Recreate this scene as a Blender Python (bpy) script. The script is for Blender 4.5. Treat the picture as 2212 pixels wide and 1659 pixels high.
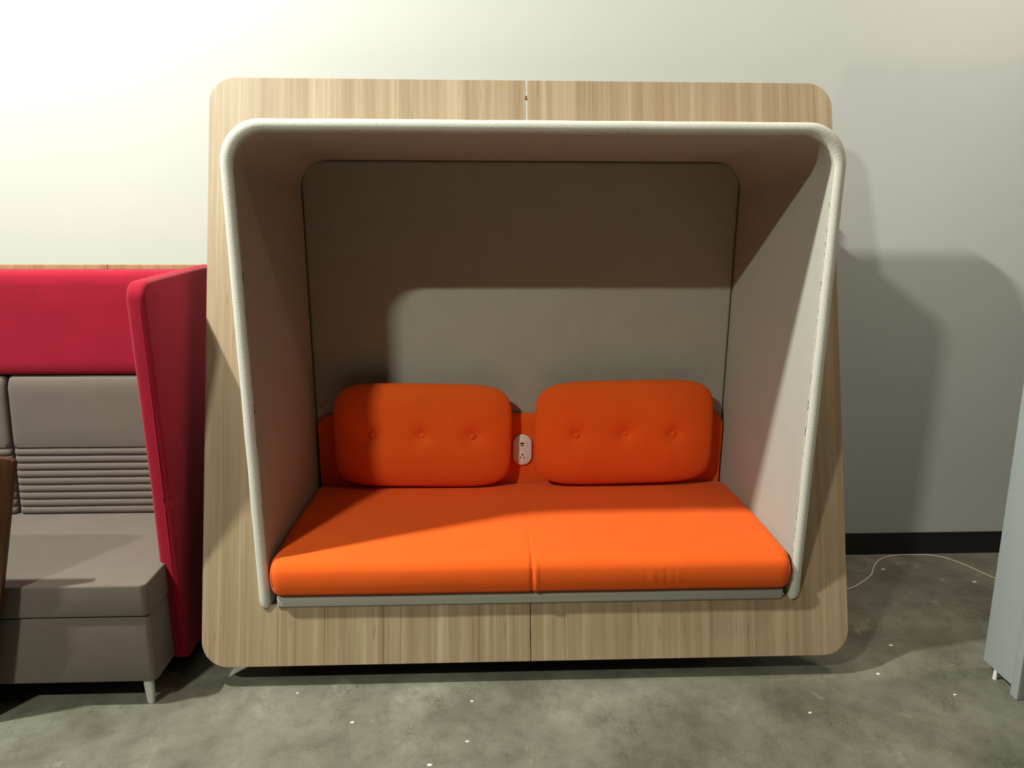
import bpy, bmesh, math, random
from mathutils import Vector, Matrix, noise
random.seed(4)
PI = math.pi
S = bpy.context.scene
for o in list(bpy.data.objects):
    bpy.data.objects.remove(o, do_unlink=True)
COL = S.collection

# ------------------------------------------------------------------ camera, world, lights, exposure
YAW, PITCH, ROLL = 0.03847, 0.23939, 0.003175
cam = bpy.data.objects.new('camera', bpy.data.cameras.new('camera'))
COL.objects.link(cam)
cam.location = (0.7868, -2.2271, 1.6170)
F = Vector((math.sin(YAW)*math.cos(PITCH), math.cos(YAW)*math.cos(PITCH), -math.sin(PITCH)))
r0 = Vector((math.cos(YAW), -math.sin(YAW), 0)); u0 = r0.cross(F)
rr = math.cos(ROLL)*r0 + math.sin(ROLL)*u0
uu = -math.sin(ROLL)*r0 + math.cos(ROLL)*u0
cam.rotation_euler = Matrix((rr, uu, -F)).transposed().to_euler()
cam.data.sensor_width = 36.0
cam.data.lens = 1534.0/2212.0*36.0
cam.data.clip_start = 0.05
S.camera = cam

S.view_settings.view_transform = 'Standard'
S.view_settings.look = 'None'
S.view_settings.gamma = 1.0
S.view_settings.use_curve_mapping = False
S.view_settings.exposure = 0.0

W = bpy.data.worlds.new('world'); S.world = W
W.use_nodes = True
bg = W.node_tree.nodes['Background']
wn = W.node_tree.nodes; wl = W.node_tree.links
wtc = wn.new('ShaderNodeTexCoord'); wsx = wn.new('ShaderNodeSeparateXYZ'); wrp = wn.new('ShaderNodeValToRGB')
wl.new(wtc.outputs['Generated'], wsx.inputs[0]); wl.new(wsx.outputs['Z'], wrp.inputs['Fac']); wl.new(wrp.outputs['Color'], bg.inputs['Color'])
wrp.color_ramp.elements[0].position = 0.38; wrp.color_ramp.elements[0].color = (0.016, 0.012, 0.008, 1)   # dim hall
wrp.color_ramp.elements[1].position = 0.9; wrp.color_ramp.elements[1].color = (0.12, 0.12, 0.112, 1)      # pale ceiling
bg.inputs['Strength'].default_value = 1.0

def area(name, loc, power, color, sx, sy, target=None):
    l = bpy.data.lights.new(name, 'AREA'); l.shape = 'RECTANGLE'
    l.size = sx; l.size_y = sy; l.energy = power; l.color = color
    o = bpy.data.objects.new(name, l); COL.objects.link(o); o.location = loc
    if target is not None:
        d = Vector(target) - Vector(loc)
        o.rotation_euler = d.to_track_quat('-Z', 'Y').to_euler()
    return o
# a row of high ceiling strips above and left of the booth, plus two added fill lamps on the right
area('ceiling_strip_light', (-1.95, -0.67, 4.72), 360, (0.98, 1.0, 0.90), 0.15, 0.07, (2.3, 0.86, 1.0))
area('ceiling_strip_light', (-1.93, -3.35, 4.60), 240, (1.0, 0.99, 0.84), 0.40, 0.10)
area('warm_fill_light', (2.87, -1.60, 4.4), 12, (1.0, 0.60, 0.28), 0.12, 0.10)  # added weak warm fill, hints at the partition's shadow edge on the wall
wash = area('wall_fill_light', (3.3, 0.06, 4.6), 20, (1.0, 0.88, 0.74), 0.3, 0.1, (2.75, 0.86, 1.7))  # added fill that brightens the wall right of the booth, no fixture there
wash.data.spread = math.radians(95)

# ------------------------------------------------------------------ materials
def srgb(r, g, b):
    f = lambda c: (c/255/12.92) if c/255 <= 0.04045 else ((c/255+0.055)/1.055)**2.4
    return (f(r), f(g), f(b), 1)
def mat(name, col, rough=0.6, metal=0.0, sheen=0.0, spec=0.5):
    m = bpy.data.materials.new(name); m.use_nodes = True
    b = m.node_tree.nodes['Principled BSDF']
    b.inputs['Base Color'].default_value = col if len(col) == 4 else (*col, 1)
    b.inputs['Roughness'].default_value = rough
    b.inputs['Metallic'].default_value = metal
    b.inputs['Sheen Weight'].default_value = sheen
    b.inputs['Specular IOR Level'].default_value = spec
    return m
def nd(m, t, **kw):
    n = m.node_tree.nodes.new(t)
    for k, v in kw.items():
        if k in n.inputs: n.inputs[k].default_value = v
        else: setattr(n, k, v)
    return n
def lk(m, a, b): m.node_tree.links.new(a, b)
def coords(m, scale=(1, 1, 1), rot=(0, 0, 0)):
    tc = nd(m, 'ShaderNodeTexCoord'); mp = nd(m, 'ShaderNodeMapping')
    mp.inputs['Scale'].default_value = scale; mp.inputs['Rotation'].default_value = rot
    lk(m, tc.outputs['Object'], mp.inputs['Vector'])
    return mp.outputs['Vector']
def ramp(m, fac, stops):
    r = nd(m, 'ShaderNodeValToRGB'); e = r.color_ramp.elements
    while len(e) < len(stops): e.new(0.5)
    for i, (p, c) in enumerate(stops):
        e[i].position = p; e[i].color = c if len(c) == 4 else (*c, 1)
    lk(m, fac, r.inputs['Fac']); return r.outputs['Color']
def bump(m, h, strength, dist=0.002):
    b = nd(m, 'ShaderNodeBump', Strength=strength, Distance=dist)
    lk(m, h, b.inputs['Height'])
    lk(m, b.outputs['Normal'], m.node_tree.nodes['Principled BSDF'].inputs['Normal'])
def fabric(name, c, var=0.12, scale=420, sheen=0.2, bstr=0.35, blotch=0.06):
    """woven cloth: fine speckle and a faint broad blotch on one base colour"""
    m = mat(name, c, 0.92, sheen=sheen, spec=0.15)
    v = coords(m)
    n = nd(m, 'ShaderNodeTexNoise', Scale=scale, Detail=3.0, Roughness=0.7); lk(m, v, n.inputs['Vector'])
    n2 = nd(m, 'ShaderNodeTexNoise', Scale=9.0, Detail=4.0); lk(m, v, n2.inputs['Vector'])
    lo = tuple(x*(1-var) for x in c[:3]); hi = tuple(min(1, x*(1+var)) for x in c[:3])
    col = ramp(m, n.outputs['Fac'], [(0.3, lo), (0.7, hi)])
    g = ramp(m, n2.outputs['Fac'], [(0.3, (1-blotch,)*3), (0.7, (1.0,)*3)])
    mx = nd(m, 'ShaderNodeMix', data_type='RGBA', blend_type='MULTIPLY'); mx.inputs[0].default_value = 1
    lk(m, col, mx.inputs[6]); lk(m, g, mx.inputs[7])
    lk(m, mx.outputs[2], m.node_tree.nodes['Principled BSDF'].inputs['Base Color'])
    bump(m, n.outputs['Fac'], bstr, 0.0015)
    m.node_tree.nodes['Principled BSDF'].inputs['Sheen Roughness'].default_value = 0.4
    return m
def wood(name, cols, sx=30, rough=0.45):
    """straight vertical veneer grain"""
    m = mat(name, cols[1], rough, spec=0.35)
    v = coords(m, (sx, 1, 0.55))
    n = nd(m, 'ShaderNodeTexNoise', Scale=1.0, Detail=7.0, Roughness=0.62, Distortion=0.25); lk(m, v, n.inputs['Vector'])
    v2 = coords(m, (sx*6, 2, 1.6))
    n2 = nd(m, 'ShaderNodeTexNoise', Scale=1.0, Detail=4.0, Roughness=0.7); lk(m, v2, n2.inputs['Vector'])
    v3 = coords(m, (sx*0.27, 1, 0.15))
    n3 = nd(m, 'ShaderNodeTexNoise', Scale=1.0, Detail=2.0); lk(m, v3, n3.inputs['Vector'])
    c1 = ramp(m, n.outputs['Fac'], [(0.32, cols[0]), (0.5, cols[1]), (0.68, cols[2])])
    c2 = ramp(m, n2.outputs['Fac'], [(0.35, (0.86, 0.84, 0.80)), (0.6, (1, 1, 1))])
    c3 = ramp(m, n3.outputs['Fac'], [(0.35, (0.9, 0.87, 0.84)), (0.6, (1, 1, 1))])
    mx = nd(m, 'ShaderNodeMix', data_type='RGBA', blend_type='MULTIPLY'); mx.inputs[0].default_value = 1
    lk(m, c1, mx.inputs[6]); lk(m, c2, mx.inputs[7])
    my = nd(m, 'ShaderNodeMix', data_type='RGBA', blend_type='MULTIPLY'); my.inputs[0].default_value = 1
    lk(m, mx.outputs[2], my.inputs[6]); lk(m, c3, my.inputs[7])
    # thin dark pores
    v4 = coords(m, (sx*1.1, 1, 0.10))
    n4 = nd(m, 'ShaderNodeTexNoise', Scale=1.0, Detail=1.0); lk(m, v4, n4.inputs['Vector'])
    c4 = ramp(m, n4.outputs['Fac'], [(0.496, (1, 1, 1)), (0.5, (0.66, 0.58, 0.48)), (0.504, (1, 1, 1))])
    mz = nd(m, 'ShaderNodeMix', data_type='RGBA', blend_type='MULTIPLY'); mz.inputs[0].default_value = 0.8
    lk(m, my.outputs[2], mz.inputs[6]); lk(m, c4, mz.inputs[7])
    lk(m, mz.outputs[2], m.node_tree.nodes['Principled BSDF'].inputs['Base Color'])
    return m

M = {}
M['felt'] = fabric('light_grey_felt', (0.385, 0.38, 0.335), 0.10, 500, 0.15, 0.5, 0.04)
M['rim'] = fabric('pale_boucle_rim', (0.62, 0.61, 0.55), 0.14, 260, 0.15, 1.0, 0.04)
M['felt_back'] = fabric('grey_green_felt', (0.40, 0.395, 0.335), 0.12, 420, 0.1, 0.35, 0.06)
M['orange'] = fabric('orange_cloth', (0.86, 0.122, 0.014), 0.05, 600, 0.10, 0.25, 0.06)
M['red'] = fabric('red_cloth', (0.33, 0.010, 0.030), 0.12, 520, 0.12, 0.35, 0.10)
M['grey'] = fabric('taupe_cloth', (0.150, 0.124, 0.107), 0.12, 520, 0.1, 0.35, 0.08)
M['veneer'] = wood('ash_veneer', [(0.275, 0.200, 0.122, 1), (0.335, 0.254, 0.162, 1), (0.41, 0.325, 0.22, 1)])
M['core'] = mat('veneer_core', (0.32, 0.17, 0.06), 0.6)
M['brownwood'] = wood('brown_veneer', [(0.036, 0.011, 0.002, 1), (0.055, 0.017, 0.003, 1), (0.075, 0.025, 0.005, 1)], 24)
M['trimwood'] = wood('sofa_back_veneer', [(0.40, 0.25, 0.14, 1), (0.48, 0.31, 0.18, 1), (0.54, 0.36, 0.22, 1)], 26)
M['plastic'] = mat('white_plastic', (0.80, 0.78, 0.74), 0.35)
M['slot'] = mat('dark_slot', (0.015, 0.01, 0.006), 0.6)
M['legmetal'] = mat('pale_metal', (0.62, 0.62, 0.58), 0.42, 0.35)
M['partition'] = mat('grey_blue_paint', (0.34, 0.37, 0.375), 0.5)
M['darkglass'] = mat('dark_panel', (0.022, 0.023, 0.022), 0.35)
M['rubber'] = mat('black_rubber', (0.010, 0.010, 0.009), 0.6)
M['cord'] = mat('beige_cord', (0.55, 0.50, 0.38), 0.55)
M['fleck'] = mat('white_fleck', (0.85, 0.82, 0.74), 0.7)
M['metal_dark'] = mat('dark_steel', (0.05, 0.05, 0.05), 0.5, 0.5)

def wall_mat():
    m = mat('painted_wall', (0.58, 0.59, 0.565), 0.72, spec=0.25)
    v = coords(m)
    n = nd(m, 'ShaderNodeTexNoise', Scale=160.0, Detail=3.0); lk(m, v, n.inputs['Vector'])
    n2 = nd(m, 'ShaderNodeTexNoise', Scale=1.3, Detail=3.0); lk(m, v, n2.inputs['Vector'])
    c = ramp(m, n2.outputs['Fac'], [(0.3, (0.565, 0.58, 0.555)), (0.7, (0.59, 0.60, 0.575))])
    lk(m, c, m.node_tree.nodes['Principled BSDF'].inputs['Base Color'])
    bump(m, n.outputs['Fac'], 0.08, 0.001)
    return m
def floor_mat():
    m = mat('worn_concrete', (0.3, 0.3, 0.24), 0.5, spec=0.4)
    v = coords(m)
    def noi(s, d, r=0.6, dist=0.0):
        n = nd(m, 'ShaderNodeTexNoise', Scale=s, Detail=d, Roughness=r, Distortion=dist); lk(m, v, n.inputs['Vector']); return n.outputs['Fac']
    c1 = ramp(m, noi(2.6, 9, 0.62, 0.1), [(0.30, (0.095, 0.090, 0.066)), (0.46, (0.145, 0.141, 0.108)), (0.60, (0.19, 0.187, 0.145)), (0.74, (0.25, 0.246, 0.195))])
    c2 = ramp(m, noi(14, 8, 0.7, 0.2), [(0.30, (0.74, 0.73, 0.69)), (0.52, (1, 1, 1)), (0.74, (1.08, 1.08, 1.07))])
    c3 = ramp(m, noi(150, 3, 0.7), [(0.35, (0.88, 0.88, 0.86)), (0.6, (1.03, 1.03, 1.02))])
    prev = c1
    for c in (c2, c3):
        mx = nd(m, 'ShaderNodeMix', data_type='RGBA', blend_type='MULTIPLY'); mx.inputs[0].default_value = 1
        lk(m, prev, mx.inputs[6]); lk(m, c, mx.inputs[7]); prev = mx.outputs[2]
    # pale scuffs
    sc = ramp(m, noi(5.5, 10, 0.75, 0.3), [(0.60, (0, 0, 0)), (0.72, (1, 1, 1))])
    mx = nd(m, 'ShaderNodeMix', data_type='RGBA'); lk(m, sc, mx.inputs[0])
    mx.inputs[7].default_value = (0.30, 0.295, 0.24, 1); lk(m, prev, mx.inputs[6]); prev = mx.outputs[2]
    # dark fine pitting
    vo = nd(m, 'ShaderNodeTexVoronoi', Scale=70.0, feature='DISTANCE_TO_EDGE'); lk(m, v, vo.inputs['Vector'])
    pm = ramp(m, noi(4.5, 6, 0.7), [(0.54, (0, 0, 0)), (0.66, (1, 1, 1))])
    pv = ramp(m, vo.outputs['Distance'], [(0.02, (0.6, 0.57, 0.5)), (0.10, (1, 1, 1))])
    mx = nd(m, 'ShaderNodeMix', data_type='RGBA', blend_type='MULTIPLY'); lk(m, pm, mx.inputs[0])
    lk(m, prev, mx.inputs[6]); lk(m, pv, mx.inputs[7]); prev = mx.outputs[2]
    lk(m, prev, m.node_tree.nodes['Principled BSDF'].inputs['Base Color'])
    rg = ramp(m, noi(5, 5), [(0.3, (0.38,)*3), (0.7, (0.62,)*3)])
    lk(m, rg, m.node_tree.nodes['Principled BSDF'].inputs['Roughness'])
    bump(m, noi(45, 6, 0.7), 0.18, 0.002)
    return m
M['wall'] = wall_mat(); M['floor'] = floor_mat()

# ------------------------------------------------------------------ mesh helpers
def link_mesh(name, bm, m, parent=None, smooth=True, angle=35):
    bmesh.ops.recalc_face_normals(bm, faces=bm.faces)
    me = bpy.data.meshes.new(name); bm.to_mesh(me); bm.free()
    for k in (m if isinstance(m, (list, tuple)) else [m]): me.materials.append(k)
    if smooth:
        for p in me.polygons: p.use_smooth = True
        me.set_sharp_from_angle(angle=math.radians(angle))
    o = bpy.data.objects.new(name, me); COL.objects.link(o)
    if parent: attach(o, parent)
    return o
def attach(o, p):
    """parent while the mesh stays written in world metres"""
    o.parent = p
    L = Vector((0, 0, 0)); q = p
    while q: L += q.location; q = q.parent
    me = o.data
    if me is not None and not getattr(me, '_done', False):
        # bring vertices into the parent's frame; texture space then stays local to the thing
        me.transform(Matrix.Translation(-L))
def thing(name, label, cat, loc=(0, 0, 0), group=None):
    o = bpy.data.objects.new(name, None); COL.objects.link(o); o.location = loc
    o.empty_display_size = 0.1
    tag(o, label, cat, group); return o
def tag(o, label, cat, group=None):
    o['label'] = label; o['category'] = cat
    if group: o['group'] = group
    return o
def box_bm(x0, x1, y0, y1, z0, z1, r=0.0, seg=3, bm=None):
    bm2 = bmesh.new()
    bmesh.ops.create_cube(bm2, size=1)
    for v in bm2.verts:
        v.co = Vector(((x0+x1)/2 + v.co.x*(x1-x0), (y0+y1)/2 + v.co.y*(y1-y0), (z0+z1)/2 + v.co.z*(z1-z0)))
    if r > 0:
        bmesh.ops.bevel(bm2, geom=list(bm2.edges), offset=r, segments=seg, profile=0.5, affect='EDGES')
    if bm is None: return bm2
    me = bpy.data.meshes.new('t'); bm2.to_mesh(me); bm2.free(); bm.from_mesh(me); bpy.data.meshes.remove(me)
    return bm
def prism(pts, axis_vec, bevel=0.0, seg=2):
    """solid from a closed 3D outline pushed along a vector"""
    bm = bmesh.new()
    a = [bm.verts.new(p) for p in pts]
    b = [bm.verts.new(Vector(p)+Vector(axis_vec)) for p in pts]
    n = len(pts)
    f0 = bm.faces.new(a); f1 = bm.faces.new(list(reversed(b)))
    for i in range(n):
        bm.faces.new((a[i], b[i], b[(i+1) % n], a[(i+1) % n]))
    bmesh.ops.recalc_face_normals(bm, faces=bm.faces)
    if bevel > 0:
        es = [e for e in bm.edges if (f0 in e.link_faces or f1 in e.link_faces)]
        bmesh.ops.bevel(bm, geom=es, offset=bevel, segments=seg, profile=0.5, affect='EDGES')
    big = [f for f in bm.faces if len(f.verts) > 4]
    bmesh.ops.triangulate(bm, faces=big)
    return bm
def grid_bm(rows, close_u=False, close_v=False, cap=False):
    bm = bmesh.new()
    V = [[bm.verts.new(p) for p in r] for r in rows]
    nr, nc = len(V), len(V[0])
    for i in range(nr if close_u else nr-1):
        for j in range(nc if close_v else nc-1):
            q = (V[i][j], V[i][(j+1) % nc], V[(i+1) % nr][(j+1) % nc], V[(i+1) % nr][j])
            if len(set(q)) == 4: bm.faces.new(q)
    if cap:
        bm.faces.new(V[0]); bm.faces.new(list(reversed(V[-1])))
    return bm
def tube_bm(pts, r, n=10, bm=None, cap=True):
    pts = [Vector(p) for p in pts]
    rad = r if isinstance(r, (list, tuple)) else [r]*len(pts)
    rows = []
    up = Vector((0, 0, 1))
    for i, p in enumerate(pts):
        t = (pts[min(i+1, len(pts)-1)] - pts[max(i-1, 0)]).normalized()
        s = t.cross(up)
        if s.length < 1e-3: s = t.cross(Vector((0, 1, 0)))
        s.normalize(); q = s.cross(t)
        rows.append([p + rad[i]*(math.cos(a)*s + math.sin(a)*q) for a in [2*PI*k/n for k in range(n)]])
    b = grid_bm(rows, close_v=True, cap=cap)
    if bm is None: return b
    me = bpy.data.meshes.new('t'); b.to_mesh(me); b.free(); bm.from_mesh(me); bpy.data.meshes.remove(me)
    return bm
def disc_bm(c, r, depth, n=32, dome=0.0, axis='y'):
    """round button facing -y"""
    rows = []
    prof = [(r, 0.0), (r, -depth*0.6), (r*0.9, -depth*0.9), (r*0.7, -depth-dome*0.4), (r*0.4, -depth-dome*0.85), (r*0.1, -depth-dome)]
    for rad, y in prof:
        rows.append([Vector((c[0]+rad*math.cos(a), c[1]+y, c[2]+rad*math.sin(a))) for a in [2*PI*k/n for k in range(n)]])
    return grid_bm(rows, close_v=True, cap=True)
def smooth_path(pts, n=8):
    P = [Vector(p) for p in pts]; out = []
    for i in range(len(P)-1):
        p0 = P[max(i-1, 0)]; p1 = P[i]; p2 = P[i+1]; p3 = P[min(i+2, len(P)-1)]
        for k in range(n):
            t = k/n
            out.append(0.5*((2*p1) + (-p0+p2)*t + (2*p0-5*p1+4*p2-p3)*t*t + (-p0+3*p1-3*p2+p3)*t**3))
    out.append(P[-1]); return out

# ------------------------------------------------------------------ room
WALL_Y = 0.865
def struct(name, bm, m, smooth=False):
    o = link_mesh(name, bm, m, smooth=smooth); o['kind'] = 'structure'; return o
struct('floor', box_bm(-7, 8, -9, WALL_Y+0.12, -0.10, 0.0), M['floor'])
struct('wall_back', box_bm(-7, 8, WALL_Y, WALL_Y+0.12, 0.0, 5.2), M['wall'])
struct('baseboard_back', box_bm(-7, 8, WALL_Y-0.006, WALL_Y-0.0005, 0.0, 0.112, 0.002, 2), M['rubber'])

# ------------------------------------------------------------------ lounge booth (leaning veneer face + felt hood + orange seat)
W_, ZT, ZB = 1.90, 1.8804, 0.2765
TH = 0.29023
booth = thing('lounge_booth', 'large pale wood veneer lounge booth with grey felt hood and orange seat', 'booth seat', (0.94, 0.0, 0.0))
def on_panel(x, s, n=0.0):
    """point on the leaning face; s runs up along it, n pushes out of its back"""
    return Vector((x, 0.010 + s*math.sin(TH) + n*math.cos(TH), ZB + s*math.cos(TH) - n*math.sin(TH)))
PX0, PX1, PS0, PS1 = -0.1959, 2.0741, -0.1998, 1.8813
HS0, HS1 = 0.010, (ZT-ZB)/math.cos(TH) - 0.008
HX0, HX1 = 0.008, W_-0.008
RC = 0.092
def corner(cx, cs, a0, a1, r=RC, n=12):
    return [(cx + r*math.cos(a0+(a1-a0)*i/n), cs + r*math.sin(a0+(a1-a0)*i/n)) for i in range(n+1)]
def face_half(left):
    # seam tapers: open at the top, closed at the bottom
    if left:
        xt, xb = 0.9385, 0.9392
        pts = [(xt, PS1)] + corner(PX0+RC, PS1-RC, PI/2, PI) + corner(PX0+RC, PS0+RC, PI, 1.5*PI) + [(xb, PS0)]
        pts += [(xb, HS0), (HX0, HS0)] + [(HX0, HS1-0.11)] + corner(HX0+0.11, HS1-0.11, PI, PI/2, 0.11)[1:] + [(xt, HS1)]
    else:
        xt, xb = 0.9470, 0.9415
        pts = [(xt, PS1)] + corner(PX1-RC, PS1-RC, PI/2, 0) + corner(PX1-RC, PS0+RC, 0, -PI/2) + [(xb, PS0)]
        pts += [(xb, HS0), (HX1, HS0)] + [(HX1, HS1-0.11)] + corner(HX1-0.11, HS1-0.11, 0, PI/2, 0.11)[1:] + [(xt, HS1)]
    P = [on_panel(x, s) for x, s in pts]
    nrm = on_panel(0, 0, 0.022) - on_panel(0, 0, 0)
    return prism(P, nrm, 0.0012, 1)
fl = link_mesh('face_panel', face_half(True), M['veneer'], booth, angle=25)
fr = link_mesh('face_panel', face_half(False), M['veneer'], booth, angle=25)
# tongue joining the two halves, seen as a brown speck in the open top of the seam
bm = bmesh.new()
s0 = PS1-0.068
P = [on_panel(0.9370, s0, 0.004), on_panel(0.9486, s0, 0.004), on_panel(0.9486, s0+0.012, 0.004), on_panel(0.9370, s0+0.012, 0.004)]
o = link_mesh('joining_dowel', prism(P, on_panel(0, 0, 0.01)-on_panel(0, 0, 0)), M['core'], booth)
o['label'] = 'small brown dowel in the open seam'

# hood: one upholstered shell swept around left side, top, right side
def hood():
    bi, bt = 0.0754, 0.073
    # profile: (inset from outer outline, y, corner radius of the outline)
    T = 0.040
    prof = [(0.004, 0.700), (0.0, 0.670), (0.0, 0.30), (0.0, 0.06), (0.0, 0.024)]
    for k in range(1, 8):
        a = PI - k*PI/8
        prof.append((T/2 + T/2*math.cos(a)*1.0, 0.020 - 0.020*math.sin(a)))
    prof += [(T-0.004, 0.012), (T-0.0015, 0.0185), (T-0.0035, 0.0205), (T+0.0005, 0.026), (T+0.003, 0.05)]
    for t in (0.2, 0.4, 0.6, 0.8, 0.95, 1.0):
        prof.append((T+0.003+(bi-T-0.003)*t, 0.05+0.612*t))
    prof.append((bi-0.002, 0.700))
    rows = []
    NA = 18
    zs = [ZB+0.0 , ZB+0.004, ZB+0.012, ZB+0.03]+[ZB+0.03+(ZT-0.2-ZB-0.03)*k/26 for k in range(1, 27)]
    for n_, y, in prof:
        R = 0.128 - n_*0.55 + 0.02*(y/0.66)
        R = max(0.05, R)
        x0, x1, zt = n_, W_-n_-0.0223*max(0.0, (n_-0.043)/(bi-0.043)), ZT-n_
        r = []
        def wob(x, z):
            return 0.0012*noise.noise(Vector((x*7, z*7, y*5)))
        zz = list(zs)
        # bottom ends of the side panels close in a soft round
        for k, z in enumerate(zz):
            r.append((x0, z))
        r.append((x0, zt-R))
        for k in range(1, NA):
            a = PI - k*(PI/2)/NA
            r.append((x0+R+R*math.cos(a), zt-R+R*math.sin(a)))
        r.append((x0+R, zt))
        for k in range(1, 30): r.append((x0+R+(x1-x0-2*R)*k/30, zt))
        r.append((x1-R, zt))
        for k in range(1, NA):
            a = PI/2 - k*(PI/2)/NA
            r.append((x1-R+R*math.cos(a), zt-R+R*math.sin(a)))
        r.append((x1, zt-R))
        for z in reversed(zz): r.append((x1, z))
        rows.append([Vector((x+(wob(x, z) if 0.0 < y < 0.03 else 0), y, z+(wob(z, x) if 0.0 < y < 0.03 else 0))) for x, z in r])
    # transposed so each column along the path is a closed profile
    cols = [[rows[j][i] for j in range(len(rows))] for i in range(len(rows[0]))]
    # round the two lower ends
    def pinch(col, f, dz):
        c = sum((p for p in col), Vector())/len(col)
        return [Vector((c.x+(p.x-c.x)*f, p.y+(0.012*(1-f) if p.y < 0.05 else 0), p.z+dz)) for p in col]
    cols[0] = pinch(cols[0], 0.45, 0.0); cols[1] = pinch(cols[1], 0.78, 0); cols[2] = pinch(cols[2], 0.95, 0)
    cols[-1] = pinch(cols[-1], 0.45, 0.0); cols[-2] = pinch(cols[-2], 0.78, 0); cols[-3] = pinch(cols[-3], 0.95, 0)
    return grid_bm(cols, close_v=True, cap=True)
hd = link_mesh('hood', hood(), [M['felt'], M['rim']], booth, angle=60)
for p in hd.data.polygons:          # the boucle rim band and outside, as opposed to the smooth lining
    c = p.center + Vector((0.94, 0, 0))
    inset = min(c.x, W_-c.x, ZT-c.z)
    if c.y < 0.0195 or inset < 0.03: p.material_index = 1
# stitched seam cord running along the inner edge of the rim
def rim_line(inset, y):
    R = 0.128-inset*0.55
    x0, x1, zt = inset, W_-inset, ZT-inset
    P = [(x0, y, ZB+0.03), (x0, y, zt-R)]
    P += [(x0+R+R*math.cos(PI-k*PI/2/14), y, zt-R+R*math.sin(PI-k*PI/2/14)) for k in range(1, 15)]
    P += [(x1-R+R*math.cos(PI/2-k*PI/2/14), y, zt-R+R*math.sin(PI/2-k*PI/2/14)) for k in range(0, 15)]
    P += [(x1, y, ZB+0.03)]
    out = []
    for a, b in zip(P[:-1], P[1:]):
        a = Vector(a); b = Vector(b); n = max(1, int((b-a).length/0.03))
        for k in range(n): out.append(a+(b-a)*k/n)
    out.append(Vector(P[-1]))
    return [p+Vector((noise.noise(p*9)*0.0006, 0, noise.noise(p*8+Vector((3, 1, 2)))*0.0006)) for p in out]
link_mesh('rim_piping', tube_bm(rim_line(0.0385, 0.0165), 0.0016, 6), M['rim'], booth)

# inner back board with soft edge and rounded top corners
def back_board():
    x0, x1, z0, z1 = 0.0785, W_-0.1005, 0.44, ZT-0.0765
    R = 0.085
    def outline(d):
        r = R-d
        pts = [(x0+d, z0)] + [(x0+d+r+r*math.cos(a), z1-d-r+r*math.sin(a)) for a in [PI-k*PI/2/14 for k in range(15)]]
        pts += [(x1-d-r+r*math.cos(a), z1-d-r+r*math.sin(a)) for a in [PI/2-k*PI/2/14 for k in range(15)]] + [(x1-d, z0)]
        return pts
    rows = [[Vector((x, y, z)) for x, z in outline(d)] for d, y in ((0, 0.694), (0, 0.668), (0.002, 0.6635), (0.006, 0.6605), (0.014, 0.6595))]
    return grid_bm(rows, close_v=True, cap=True)
link_mesh('inner_back', back_board(), M['felt_back'], booth, angle=50)
# outer casing behind the face panel
bm = box_bm(0.012, W_-0.012, 0.7005, 0.722, 0.30, ZT-0.012, 0.004, 2)
link_mesh('rear_casing', bm, M['felt_back'], booth)
# filler between the hood's right inner face and the inner back
# base platform and its felt front band
link_mesh('seat_base', box_bm(0.062, W_-0.062, 0.004, 0.655, 0.2785, 0.324, 0.008, 3), M['felt'], booth)
link_mesh('plinth', box_bm(0.20, W_-0.20, 0.32, 0.66, 0.0, 0.2775, 0.004, 2), M['metal_dark'], booth)

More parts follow.
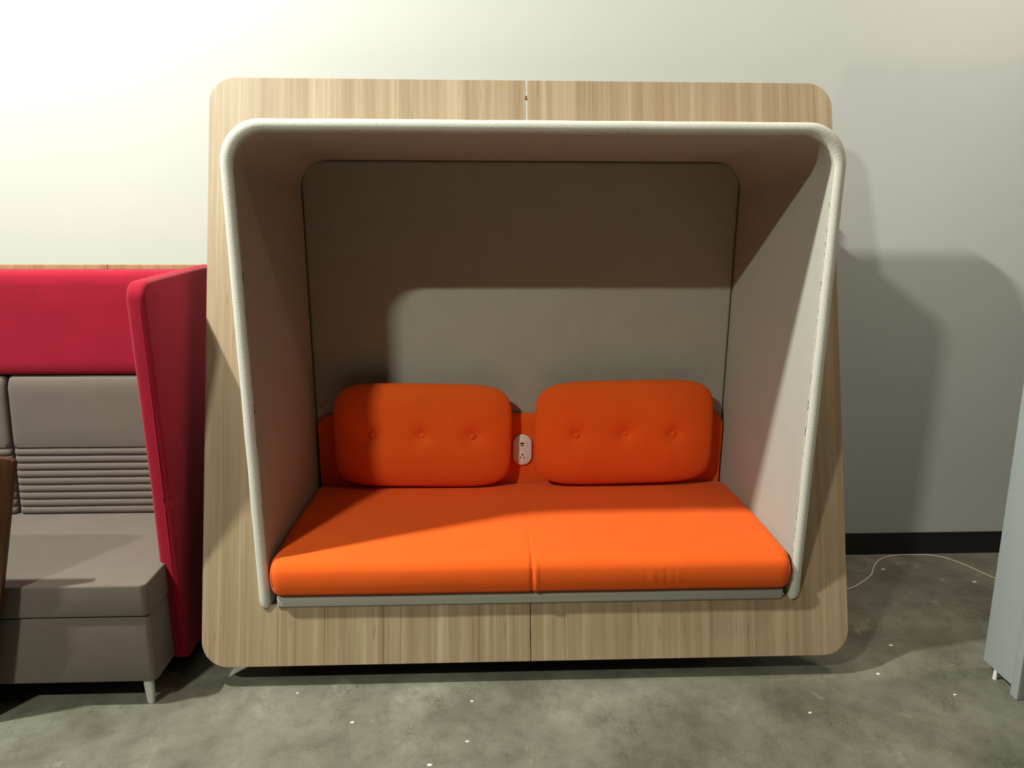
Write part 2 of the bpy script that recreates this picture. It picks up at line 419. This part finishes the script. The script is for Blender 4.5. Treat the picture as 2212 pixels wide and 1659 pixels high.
# orange seat cushion: long roll-front upholstery with a pinched crease in the middle
def seat_bm():
    prof = []          # (y, z) around the section, counter-clockwise from back bottom
    zb, zt = 0.3255, 0.462
    prof += [(0.630, zb), (0.30, zb), (0.06, zb), (0.022, zb-0.001)]
    for k in range(1, 8):   # lower front round
        a = -PI/2 - k*(PI/2)/8
        prof.append((0.018+0.036*math.cos(a), zb+0.028+0.028*math.sin(a)))
    prof += [(-0.0205, zb+0.04), (-0.0235, zb+0.062), (-0.0225, zb+0.082)]
    for k in range(1, 10):
        a = PI - k*(PI/2)/10
        prof.append((0.030+0.052*math.cos(a), zt-0.050+0.050*math.sin(a)))
    prof += [(0.034, zt)]
    for y in (0.06, 0.10, 0.15, 0.2, 0.26, 0.32, 0.38, 0.44, 0.50, 0.56, 0.60):
        prof.append((y, zt+0.022*math.sin(min(1, (y-0.034)/0.42)*PI/2)))
    prof += [(0.626, zt+0.018), (0.631, zt+0.004)]
    cy, cz = 0.30, (zb+zt)/2
    xs = [0, .003, .008, .016, .026, .04, .06, .09, .12]
    L, Rr = 0.0455, W_-0.0455
    XS = sorted(set([L+a for a in xs] + [Rr-a for a in xs] + [L+0.12+(Rr-L-0.24)*k/70 for k in range(1, 70)] +
                    [0.9425+d for d in (-.03, -.02, -.014, -.009, -.005, -.002, 0, .002, .005, .009, .014, .02, .03)] +
                    [1.28+0.008*k for k in range(34)]))
    rows = []
    for x in XS:
        e = min(x-L, Rr-x)
        k = 1.0 if e > 0.034 else math.sqrt(max(0.0, 1-((0.034-e)/0.034)**2))
        row = []
        for y, z in prof:
            # round the ends: shrink the front and the upper rolls
            yy = y + (0.034*(1-k) if y < 0.3 else 0)*max(0, 1-max(0, y)/0.3)
            zz = z + (0.030*(k-1) if z > cz else 0.030*(1-k))*(1 if y < 0.55 else 0.6)
            # side walls taper inwards towards the back
            tp = 0.034*max(0.0, (yy-0.03))/0.62
            xx = (L+Rr)/2 + (x-(L+Rr)/2)*(1-tp/((Rr-L)/2))
            if y < 0.045 or z > cz:
                fd = math.exp(-((x-0.9425-0.02*(cz+0.06-z))/0.006)**2)
                w = max(0.0, 1-max(0, y)/0.28)
                if y < 0.06: yy += 0.006*fd*w
                if z > zt-0.03: zz -= 0.0035*fd*w
                fr_ = math.exp(-((x-0.956-0.02*(cz+0.06-z))/0.008)**2)
                if y < 0.06: yy -= 0.004*fr_*w
                # little gathers near the right half of the front
                g = math.exp(-((x-1.40)/0.07)**2)*max(0, 1-abs(z-cz)/0.055)
                if y < 0.03: yy += 0.0028*g*noise.noise(Vector((x*62, z*6, 0)))
                yy += 0.0016*noise.noise(Vector((x*3.1, z*9, y*4))) if y < 0.1 else 0
                zz += 0.0022*noise.noise(Vector((x*3.3, y*5, 7))) if (z > zt-0.01 and e > 0.05) else 0
            row.append(Vector((xx, yy, zz)))
        rows.append(row)
    return grid_bm(rows, close_v=True, cap=True)
link_mesh('seat_cushion', seat_bm(), M['orange'], booth, angle=70)
# side seams with a few loose stitches at the ends of the cushion
for sx in (0.060, W_-0.060):
    s = 1 if sx < 1 else -1
    pts = smooth_path([(sx, -0.002, 0.345), (sx-0.002*s, -0.0145, 0.375), (sx-0.003*s, -0.0175, 0.40), (sx-0.002*s, -0.012, 0.422)], 4)
    o = link_mesh('cushion_seam', tube_bm(pts, 0.0013, 6), M['orange'], booth)
# low orange back rail behind the loose cushions
def rail_bm():
    x0, x1 = 0.088, W_-0.1060
    prof = [(0.6585, 0.46), (0.6585, 0.772), (0.655, 0.785), (0.648, 0.790), (0.640, 0.785), (0.6345, 0.772), (0.633, 0.75), (0.633, 0.46)]
    rows = []
    n = 60
    for i in range(n+1):
        x = x0+(x1-x0)*i/n
        e = min(x-x0, x1-x)
        c = 0.03*(1-math.sqrt(max(0, 1-((0.03-min(e, 0.03))/0.03)**2)))
        rows.append([Vector((x, y, z-(c if z > 0.7 else 0))) for y, z in prof])
    xs = rows
    return grid_bm(xs, close_v=True, cap=True)
link_mesh('back_rail', rail_bm(), M['orange'], booth, angle=50)

# power outlet
OX, OY, OZ = 0.9415, 0.6325, 0.632
def capsule(cx, cz, w, h, y, n=14):
    r = w/2
    P = [Vector((cx+r*math.cos(a), y, cz+h/2-r+r*math.sin(a))) for a in [PI*k/n for k in range(n+1)]]
    P += [Vector((cx+r*math.cos(a), y, cz-h/2+r+r*math.sin(a))) for a in [PI+PI*k/n for k in range(n+1)]]
    return P
rows = [capsule(OX, OZ, 0.082-2*d, 0.136-2*d, y) for d, y in ((0, OY-0.0003), (0, OY-0.006), (0.002, OY-0.0085), (0.005, OY-0.0095))]
outlet = link_mesh('power_outlet', grid_bm(rows, close_v=True, cap=True), M['plastic'], booth, angle=40)
outlet['label'] = 'white oval power outlet in the orange back rail'
def ring_socket(cz):
    rows = []
    for r, y in ((0.0205, OY-0.0093), (0.0205, OY-0.0108), (0.0195, OY-0.0114), (0.0185, OY-0.0106), (0.0175, OY-0.0108), (0.001, OY-0.0110)):
        rows.append([Vector((OX-0.001+r*math.cos(a), y, cz+r*math.sin(a))) for a in [2*PI*k/28 for k in range(28)]])
    return grid_bm(rows, close_v=True, cap=True)
us = link_mesh('usb_socket', ring_socket(OZ+0.026), M['plastic'], outlet, angle=30)
ps = link_mesh('plug_socket', ring_socket(OZ-0.029), M['plastic'], outlet, angle=30)
bm = box_bm(OX-0.009, OX+0.007, OY-0.0126, OY-0.0112, OZ+0.0275, OZ+0.0340, 0.0005, 1)
box_bm(OX-0.007, OX+0.0045, OY-0.0126, OY-0.0112, OZ+0.0195, OZ+0.0232, 0.0005, 1, bm)
# slots: one dark mesh per socket
us2 = link_mesh('usb_slot', bm, M['slot'], outlet)
bm = box_bm(OX-0.0035, OX+0.0035, OY-0.0126, OY-0.0112, OZ-0.0215, OZ-0.0155, 0.001, 2)
box_bm(OX-0.0105, OX-0.0065, OY-0.0126, OY-0.0112, OZ-0.0355, OZ-0.0285, 0.0004, 1, bm)
box_bm(OX+0.0052, OX+0.0080, OY-0.0126, OY-0.0112, OZ-0.0375, OZ-0.0270, 0.0004, 1, bm)
link_mesh('plug_slot', bm, M['slot'], outlet)
# round grommet on the inner back above the left end of the rail
o = link_mesh('grommet', disc_bm((0.128, 0.6590, 0.822), 0.017, 0.006, 24, 0.002), M['felt'], booth, angle=40)
o['label'] = 'small round pale fitting on the inner back'

# ------------------------------------------------------------------ loose orange back cushions
def pillow_bm(w, h, t, dimples, seed):
    NR, NA = 44, 144
    rows = []
    ex = 5.2
    def outline(a):
        c, s = math.cos(a), math.sin(a)
        k = (abs(c)**ex + abs(s)**ex)**(-1/ex)
        return c*k, s*k
    def pt(r, a, side):
        ux, uz = outline(a)
        x, z = ux*w/2*r, uz*h/2*r
        th = t/2*(max(0.0, 1-r**3.0))**0.5
        y = side*th
        if side < 0:
            for dx, dz in dimples:
                d2 = (x-dx)**2+(z-dz)**2
                y += 0.019*math.exp(-d2/(2*0.027**2)) + 0.004*math.exp(-d2/(2*0.007**2))
        p = Vector((x, y, z))
        y += 0.003*noise.noise(Vector((x*5+seed, side*3, z*6)))*(1-r**4)
        return Vector((x, y, z))
    rs = [0.004]+[math.sin(k/NR*PI/2) for k in range(1, NR)]
    angs = [2*PI*k/NA for k in range(NA)]
    for r in rs: rows.append([pt(r, a, -1) for a in angs])
    rows.append([pt(1.0, a, 0) for a in angs])
    for r in reversed(rs[::2]): rows.append([pt(r, a, 1) for a in angs])
    return grid_bm(rows, close_v=True, cap=True)
GC = 'orange three-button back cushions'
def cushion(cx, cz, w, h, tilt, dim, label, seed):
    c = thing('back_cushion', label, 'cushion', (cx, 0.577, cz), GC)
    t = 0.108
    b = pillow_bm(w, h, t, dim, seed)
    me = bpy.data.meshes.new('cushion_body'); bmesh.ops.recalc_face_normals(b, faces=b.faces); b.to_mesh(me); b.free()
    me.materials.append(M['orange'])
    for p in me.polygons: p.use_smooth = True
    o = bpy.data.objects.new('cushion_body', me); COL.objects.link(o); o.parent = c
    for dx, dz in dim:
        bb = disc_bm((0, 0, 0), 0.0125, 0.003, 20, 0.0035)
        bmesh.ops.recalc_face_normals(bb, faces=bb.faces)
        m2 = bpy.data.meshes.new('button'); bb.to_mesh(m2); bb.free(); m2.materials.append(M['orange'])
        for p in m2.polygons: p.use_smooth = True
        q = bpy.data.objects.new('button', m2); COL.objects.link(q); q.parent = c
        q.location = (dx, -t/2+0.0212, dz)
    c.rotation_euler = (0, tilt, 0)
    return c
cushion(0.529, 0.715, 0.728, 0.442, math.radians(1.1), [(-0.202, 0.010), (0.0, 0.011), (0.204, 0.010)], 'orange three-button cushion at the left end of the orange booth seat', 1.0)
cushion(1.362, 0.721, 0.742, 0.448, math.radians(-1.0), [(-0.202, 0.004), (-0.002, 0.006), (0.198, 0.0)], 'orange three-button cushion at the right end of the booth, right of the outlet', 8.0)

# ------------------------------------------------------------------ red high-back sofa on the left
sofa = thing('high_back_sofa', 'red high-backed sofa with taupe ribbed seat cut off by the left edge', 'sofa', (-1.25, 0.2, 0.0))
SX0, SX1 = -2.16, -0.330
# seat box
def chamfer_box(x0, x1, y0, y1, z0, z1, ch, r, mt, name, ydir=0.02):
    pts = [(x0, y1), (x0, y0), (x1-ch, y0), (x1, y0+ch), (x1, y1)]
    P = [Vector((x, y, z0)) for x, y in pts]
    b = prism(P, (0, 0, z1-z0))
    es = [e for e in b.edges if e.calc_face_angle(0) > 0.3]
    bmesh.ops.bevel(b, geom=es, offset=r, segments=4, profile=0.5, affect='EDGES')
    return link_mesh(name, b, mt, sofa, angle=60)
chamfer_box(SX0, -0.305, -0.133, 0.56, 0.338, 0.450, 0.014, 0.007, M['grey'], 'seat_cushion')
chamfer_box(SX0, -0.309, -0.128, 0.56, 0.094, 0.336, 0.012, 0.007, M['grey'], 'seat_base')
# ribbed back cushions
def ribbed(x0, x1):
    prof = []
    z = 0.452
    y0 = 0.440
    # nine soft horizontal ribs, then a smooth pad
    n = 9; hgt = 0.262
    for k in range(n):
        za = z + hgt*k/n; zb_ = z + hgt*(k+1)/n
        for t in (0.0, 0.08, 0.25, 0.5, 0.75, 0.92):
            zz = za+(zb_-za)*t
            bul = 0.009*math.sqrt(max(0, 1-(2*t-1)**2)) if t > 0 else 0.0
            prof.append((y0+0.050*(zz-z)/0.55 - bul, zz))
    zt_ = 0.997
    prof.append((y0+0.050*hgt/0.55, z+hgt))
    prof.append((y0+0.050*hgt/0.55-0.007, z+hgt+0.006))
    for t in (0.1, 0.3, 0.5, 0.7, 0.85):
        zz = z+hgt+(zt_-z-hgt)*t
        prof.append((y0+0.050*(zz-z)/0.55-0.010, zz))
    prof += [(y0+0.043, zt_-0.018), (y0+0.052, zt_-0.006), (y0+0.066, zt_), (0.556, zt_), (0.556, z)]
    rows = []
    N = 26
    for i in range(N+1):
        x = x0+(x1-x0)*(i/N)
        e = min(x-x0, x1-x); c = 0.0
        k = 1-math.sqrt(max(0, 1-((0.022-min(e, 0.022))/0.022)**2))
        rows.append([Vector((x, y+(0.02*k if y < 0.54 else 0), zz-(0.016*k if zz > 0.97 else 0)+0.0012*noise.noise(Vector((x*6, zz*40, 2))))) for y, zz in prof])
    # dense ends
    ends = [x0, x0+.002, x0+.006, x0+.012, x0+.022]
    xs = ends+[x0+0.022+(x1-x0-0.044)*i/40 for i in range(1, 40)]+[x1-(a-x0) for a in reversed(ends)]
    rows = []
    for x in xs:
        e = min(x-x0, x1-x)
        k = 1-math.sqrt(max(0, 1-((0.022-min(e, 0.022))/0.022)**2))
        rows.append([Vector((x, y+(0.02*k if y < 0.54 else 0), zz-(0.016*k if zz > 0.97 else 0)+0.0012*noise.noise(Vector((x*6, zz*40, 2))))) for y, zz in prof])
    return grid_bm(rows, close_v=True, cap=True)
for a, b_ in ((-1.046, -0.322), (-1.785, -1.054)):
    link_mesh('ribbed_backrest', ribbed(a, b_), M['grey'], sofa, angle=45)
# red upper back
def red_back():
    prof = [(0.62, 1.392), (0.535, 1.394), (0.512, 1.388), (0.498, 1.372), (0.493, 1.34), (0.492, 1.25), (0.490, 1.12), (0.486, 1.05), (0.486, 1.015), (0.492, 1.003), (0.505, 0.998), (0.557, 0.998), (0.557, 0.10), (0.62, 0.10)]
    rows = [[Vector((SX0+(SX1-0.004-SX0)*i/40, y, z)) for y, z in prof] for i in range(41)]
    return grid_bm(rows, close_v=True, cap=True)
o = link_mesh('upper_back', red_back(), M['red'], sofa, angle=60)
# red wings
def wing(x0, x1, mirror=False):
    R = 0.055
    y0, y1, z0, z1 = 0.012, 0.63, 0.07, 1.412
    pts = [(y1, z0), (y0+0.03, z0)]
    pts += [(y0+0.008*(1-abs(2*t-1)), z0+(z1-R-z0)*t) for t in (0.02, 0.15, 0.3, 0.5, 0.7, 0.85)]
    pts += [(y0+R+R*math.cos(a), z1-0.012-R+R*math.sin(a)) for a in [PI-k*PI/2/10 for k in range(11)]]
    pts += [(y0+0.2, z1-0.008), (y0+0.4, z1-0.004), (y1, z1-0.002)]
    b = prism([Vector((x0, y, z)) for y, z in pts], (x1-x0, 0, 0))
    es = [e for e in b.edges if e.calc_face_angle(0) > 1.0]
    bmesh.ops.bevel(b, geom=es, offset=0.016, segments=5, profile=0.5, affect='EDGES')
    return b
link_mesh('side_wing', wing(-0.3275, -0.268), M['red'], sofa, angle=50)
link_mesh('side_wing', wing(SX0-0.06, SX0-0.002), M['red'], sofa, angle=50)
# piping down the wing's front edge
pts = smooth_path([(-0.2835, 0.0125, 0.10), (-0.2835, 0.0165, 0.6), (-0.2835, 0.0155, 1.1), (-0.2835, 0.0125, 1.33)], 12)
link_mesh('wing_piping', tube_bm(pts, 0.0022, 6), M['red'], sofa)
# veneer board capping the rear
for a, b_ in ((SX0-0.06, -0.6855), (-0.6835, -0.205)):
    link_mesh('rear_board', box_bm(a, b_, 0.632, 0.652, 0.07, 1.4085, 0.001, 1), M['trimwood'], sofa)
# legs
def sofa_leg(x, y):
    rows = []
    for z, w in ((0.096, 0.0155), (0.06, 0.0150), (0.02, 0.0125), (0.006, 0.0115), (0.0, 0.009)):
        rows.append([Vector((x+w*math.copysign(abs(math.cos(a))**0.6, math.cos(a)), y+w*0.8*math.copysign(abs(math.sin(a))**0.6, math.sin(a)), z)) for a in [2*PI*k/20 for k in range(20)]])
    return grid_bm(rows, close_v=True, cap=True)
for x, y in ((-0.345, -0.108), (-2.10, -0.108), (-0.345, 0.50), (-2.10, 0.50)):
    link_mesh('leg', sofa_leg(x, y), M['legmetal'], sofa)

# ------------------------------------------------------------------ brown board leaning on the sofa front, almost wholly left of the frame
def board():
    # outline (x, z) with a rounded top corner; leans back against the front edge of the sofa seat
    Y = lambda z: -0.165+(z-0.45)*0.05
    pts = [(-0.850, 0.0), (-1.60, 0.0), (-1.60, 0.92)]
    pts += [(-0.70, 0.897), (-0.67, 0.894), (-0.65, 0.891), (-0.636, 0.888), (-0.629, 0.882), (-0.6265, 0.872), (-0.634, 0.84)]
    pts += [(-0.670, 0.68), (-0.717, 0.467), (-0.747, 0.357)]
    P = [Vector((x, Y(z), z)) for x, z in pts]
    return prism(P, (0, -0.018, 0), 0.0015, 2)
o = link_mesh('wooden_board', board(), M['brownwood'], angle=30)
tag(o, 'dark brown wooden board leaning before the red sofa, cut off by the left edge', 'board')

# ------------------------------------------------------------------ tall grey partition on the right
part = thing('partition', 'tall pale grey metal partition standing at the right edge', 'partition', (2.6, -0.1, 0.0))
PXL = 2.592
link_mesh('side_panel', box_bm(PXL, PXL+0.03, -0.166, -0.018, 0.032, 3.0, 0.006, 3), M['partition'], part)
link_mesh('front_post', box_bm(PXL-0.004, PXL+0.034, -0.198, -0.164, 0.0, 3.0, 0.004, 3), M['partition'], part)
link_mesh('front_panel', box_bm(PXL+0.0345, 3.75, -0.192, -0.170, 0.06, 2.98, 0.003, 2), M['darkglass'], part)
link_mesh('rear_panel', box_bm(PXL+0.0305, 3.75, -0.045, -0.022, 0.032, 2.99, 0.003, 2), M['partition'], part)
link_mesh('bottom_rail', box_bm(PXL+0.0345, 3.75, -0.196, -0.164, 0.0, 0.058, 0.003, 2), M['partition'], part)
link_mesh('top_rail', box_bm(PXL+0.0305, 3.75, -0.196, -0.022, 2.982, 3.0, 0.003, 2), M['partition'], part)
o = link_mesh('foot', tube_bm([(PXL+0.004, -0.082, 0.0), (PXL+0.004, -0.082, 0.033)], [0.0075, 0.006], 14), M['plastic'], part)
o['label'] = 'small white levelling foot'
link_mesh('foot', tube_bm([(3.7, -0.05, 0.0), (3.7, -0.05, 0.033)], [0.0075, 0.006], 14), M['plastic'], part)

# ------------------------------------------------------------------ cord on the floor
c = [(1.95, 0.50, 0.0035), (2.25, 0.515, 0.0035), (2.375, 0.538, 0.0035), (2.434, 0.568, 0.0035), (2.538, 0.651, 0.0035), (2.60, 0.735, 0.0035), (2.665, 0.800, 0.0035), (2.762, 0.838, 0.0035),
     (2.86, 0.842, 0.0035), (2.935, 0.835, 0.0035), (2.995, 0.800, 0.0035), (3.045, 0.715, 0.0035), (3.085, 0.62, 0.0035), (3.18, 0.48, 0.0035), (3.35, 0.40, 0.0035)]
o = link_mesh('power_cord', tube_bm(smooth_path(c, 8), 0.0034, 8), M['cord'])
tag(o, 'thin pale cord curving over the floor between booth and grey partition', 'cord')

# ------------------------------------------------------------------ flecks on the concrete
fl_ = [(0.348, -0.229, .0075, 'white fleck on the floor, in front of the left part of the booth'),
       (0.134, -0.078, .0050, 'tiny white fleck nearest the booth face, below its left corner patch of light'),
       (0.735, -0.139, .0060, 'flat pale fleck on lit floor just left of the booth centre seam'),
       (0.613, -0.421, .0085, 'oval white fleck at the very bottom edge of the photo'),
       (2.336, 0.127, .0085, 'white fleck in the dark floor just right of the booth'),
       (2.194, -0.042, .0080, 'white fleck on the shadow edge below the booth right corner'),
       (1.858, -0.234, .0065, 'pale fleck on lit floor in front of the booth right end'),
       (2.398, -0.162, .0060, 'small pale fleck on the floor left of the grey partition'),
       (2.632, 0.712, .0090, 'dim pale fleck beside the bend of the cord'),
       (2.981, 0.586, .0100, 'blurred pale fleck in the dark floor behind the grey partition'),
       (0.724, -0.327, .0060, 'faint pale fleck on the floor, halfway between booth seam and photo bottom')]
for i, (x, y, r, lb) in enumerate(fl_):
    r *= 0.75
    rows = []
    n = 11
    sh = [1+0.35*noise.noise(Vector((k*1.7, i*3.1, 0.5))) for k in range(n)]
    for rr_, z in ((1.0, 0.0002), (0.95, 0.0018), (0.5, 0.0028)):
        rows.append([Vector((x+1.25*r*rr_*sh[k]*math.cos(2*PI*k/n), y+0.75*r*rr_*sh[k]*math.sin(2*PI*k/n), z)) for k in range(n)])
    o = link_mesh('paint_fleck', grid_bm(rows, close_v=True, cap=True), M['fleck'])
    tag(o, lb, 'debris', 'pale flecks scattered on the concrete floor')
part.rotation_euler = (0, math.radians(-1.9), 0)   # it leans a little towards the booth
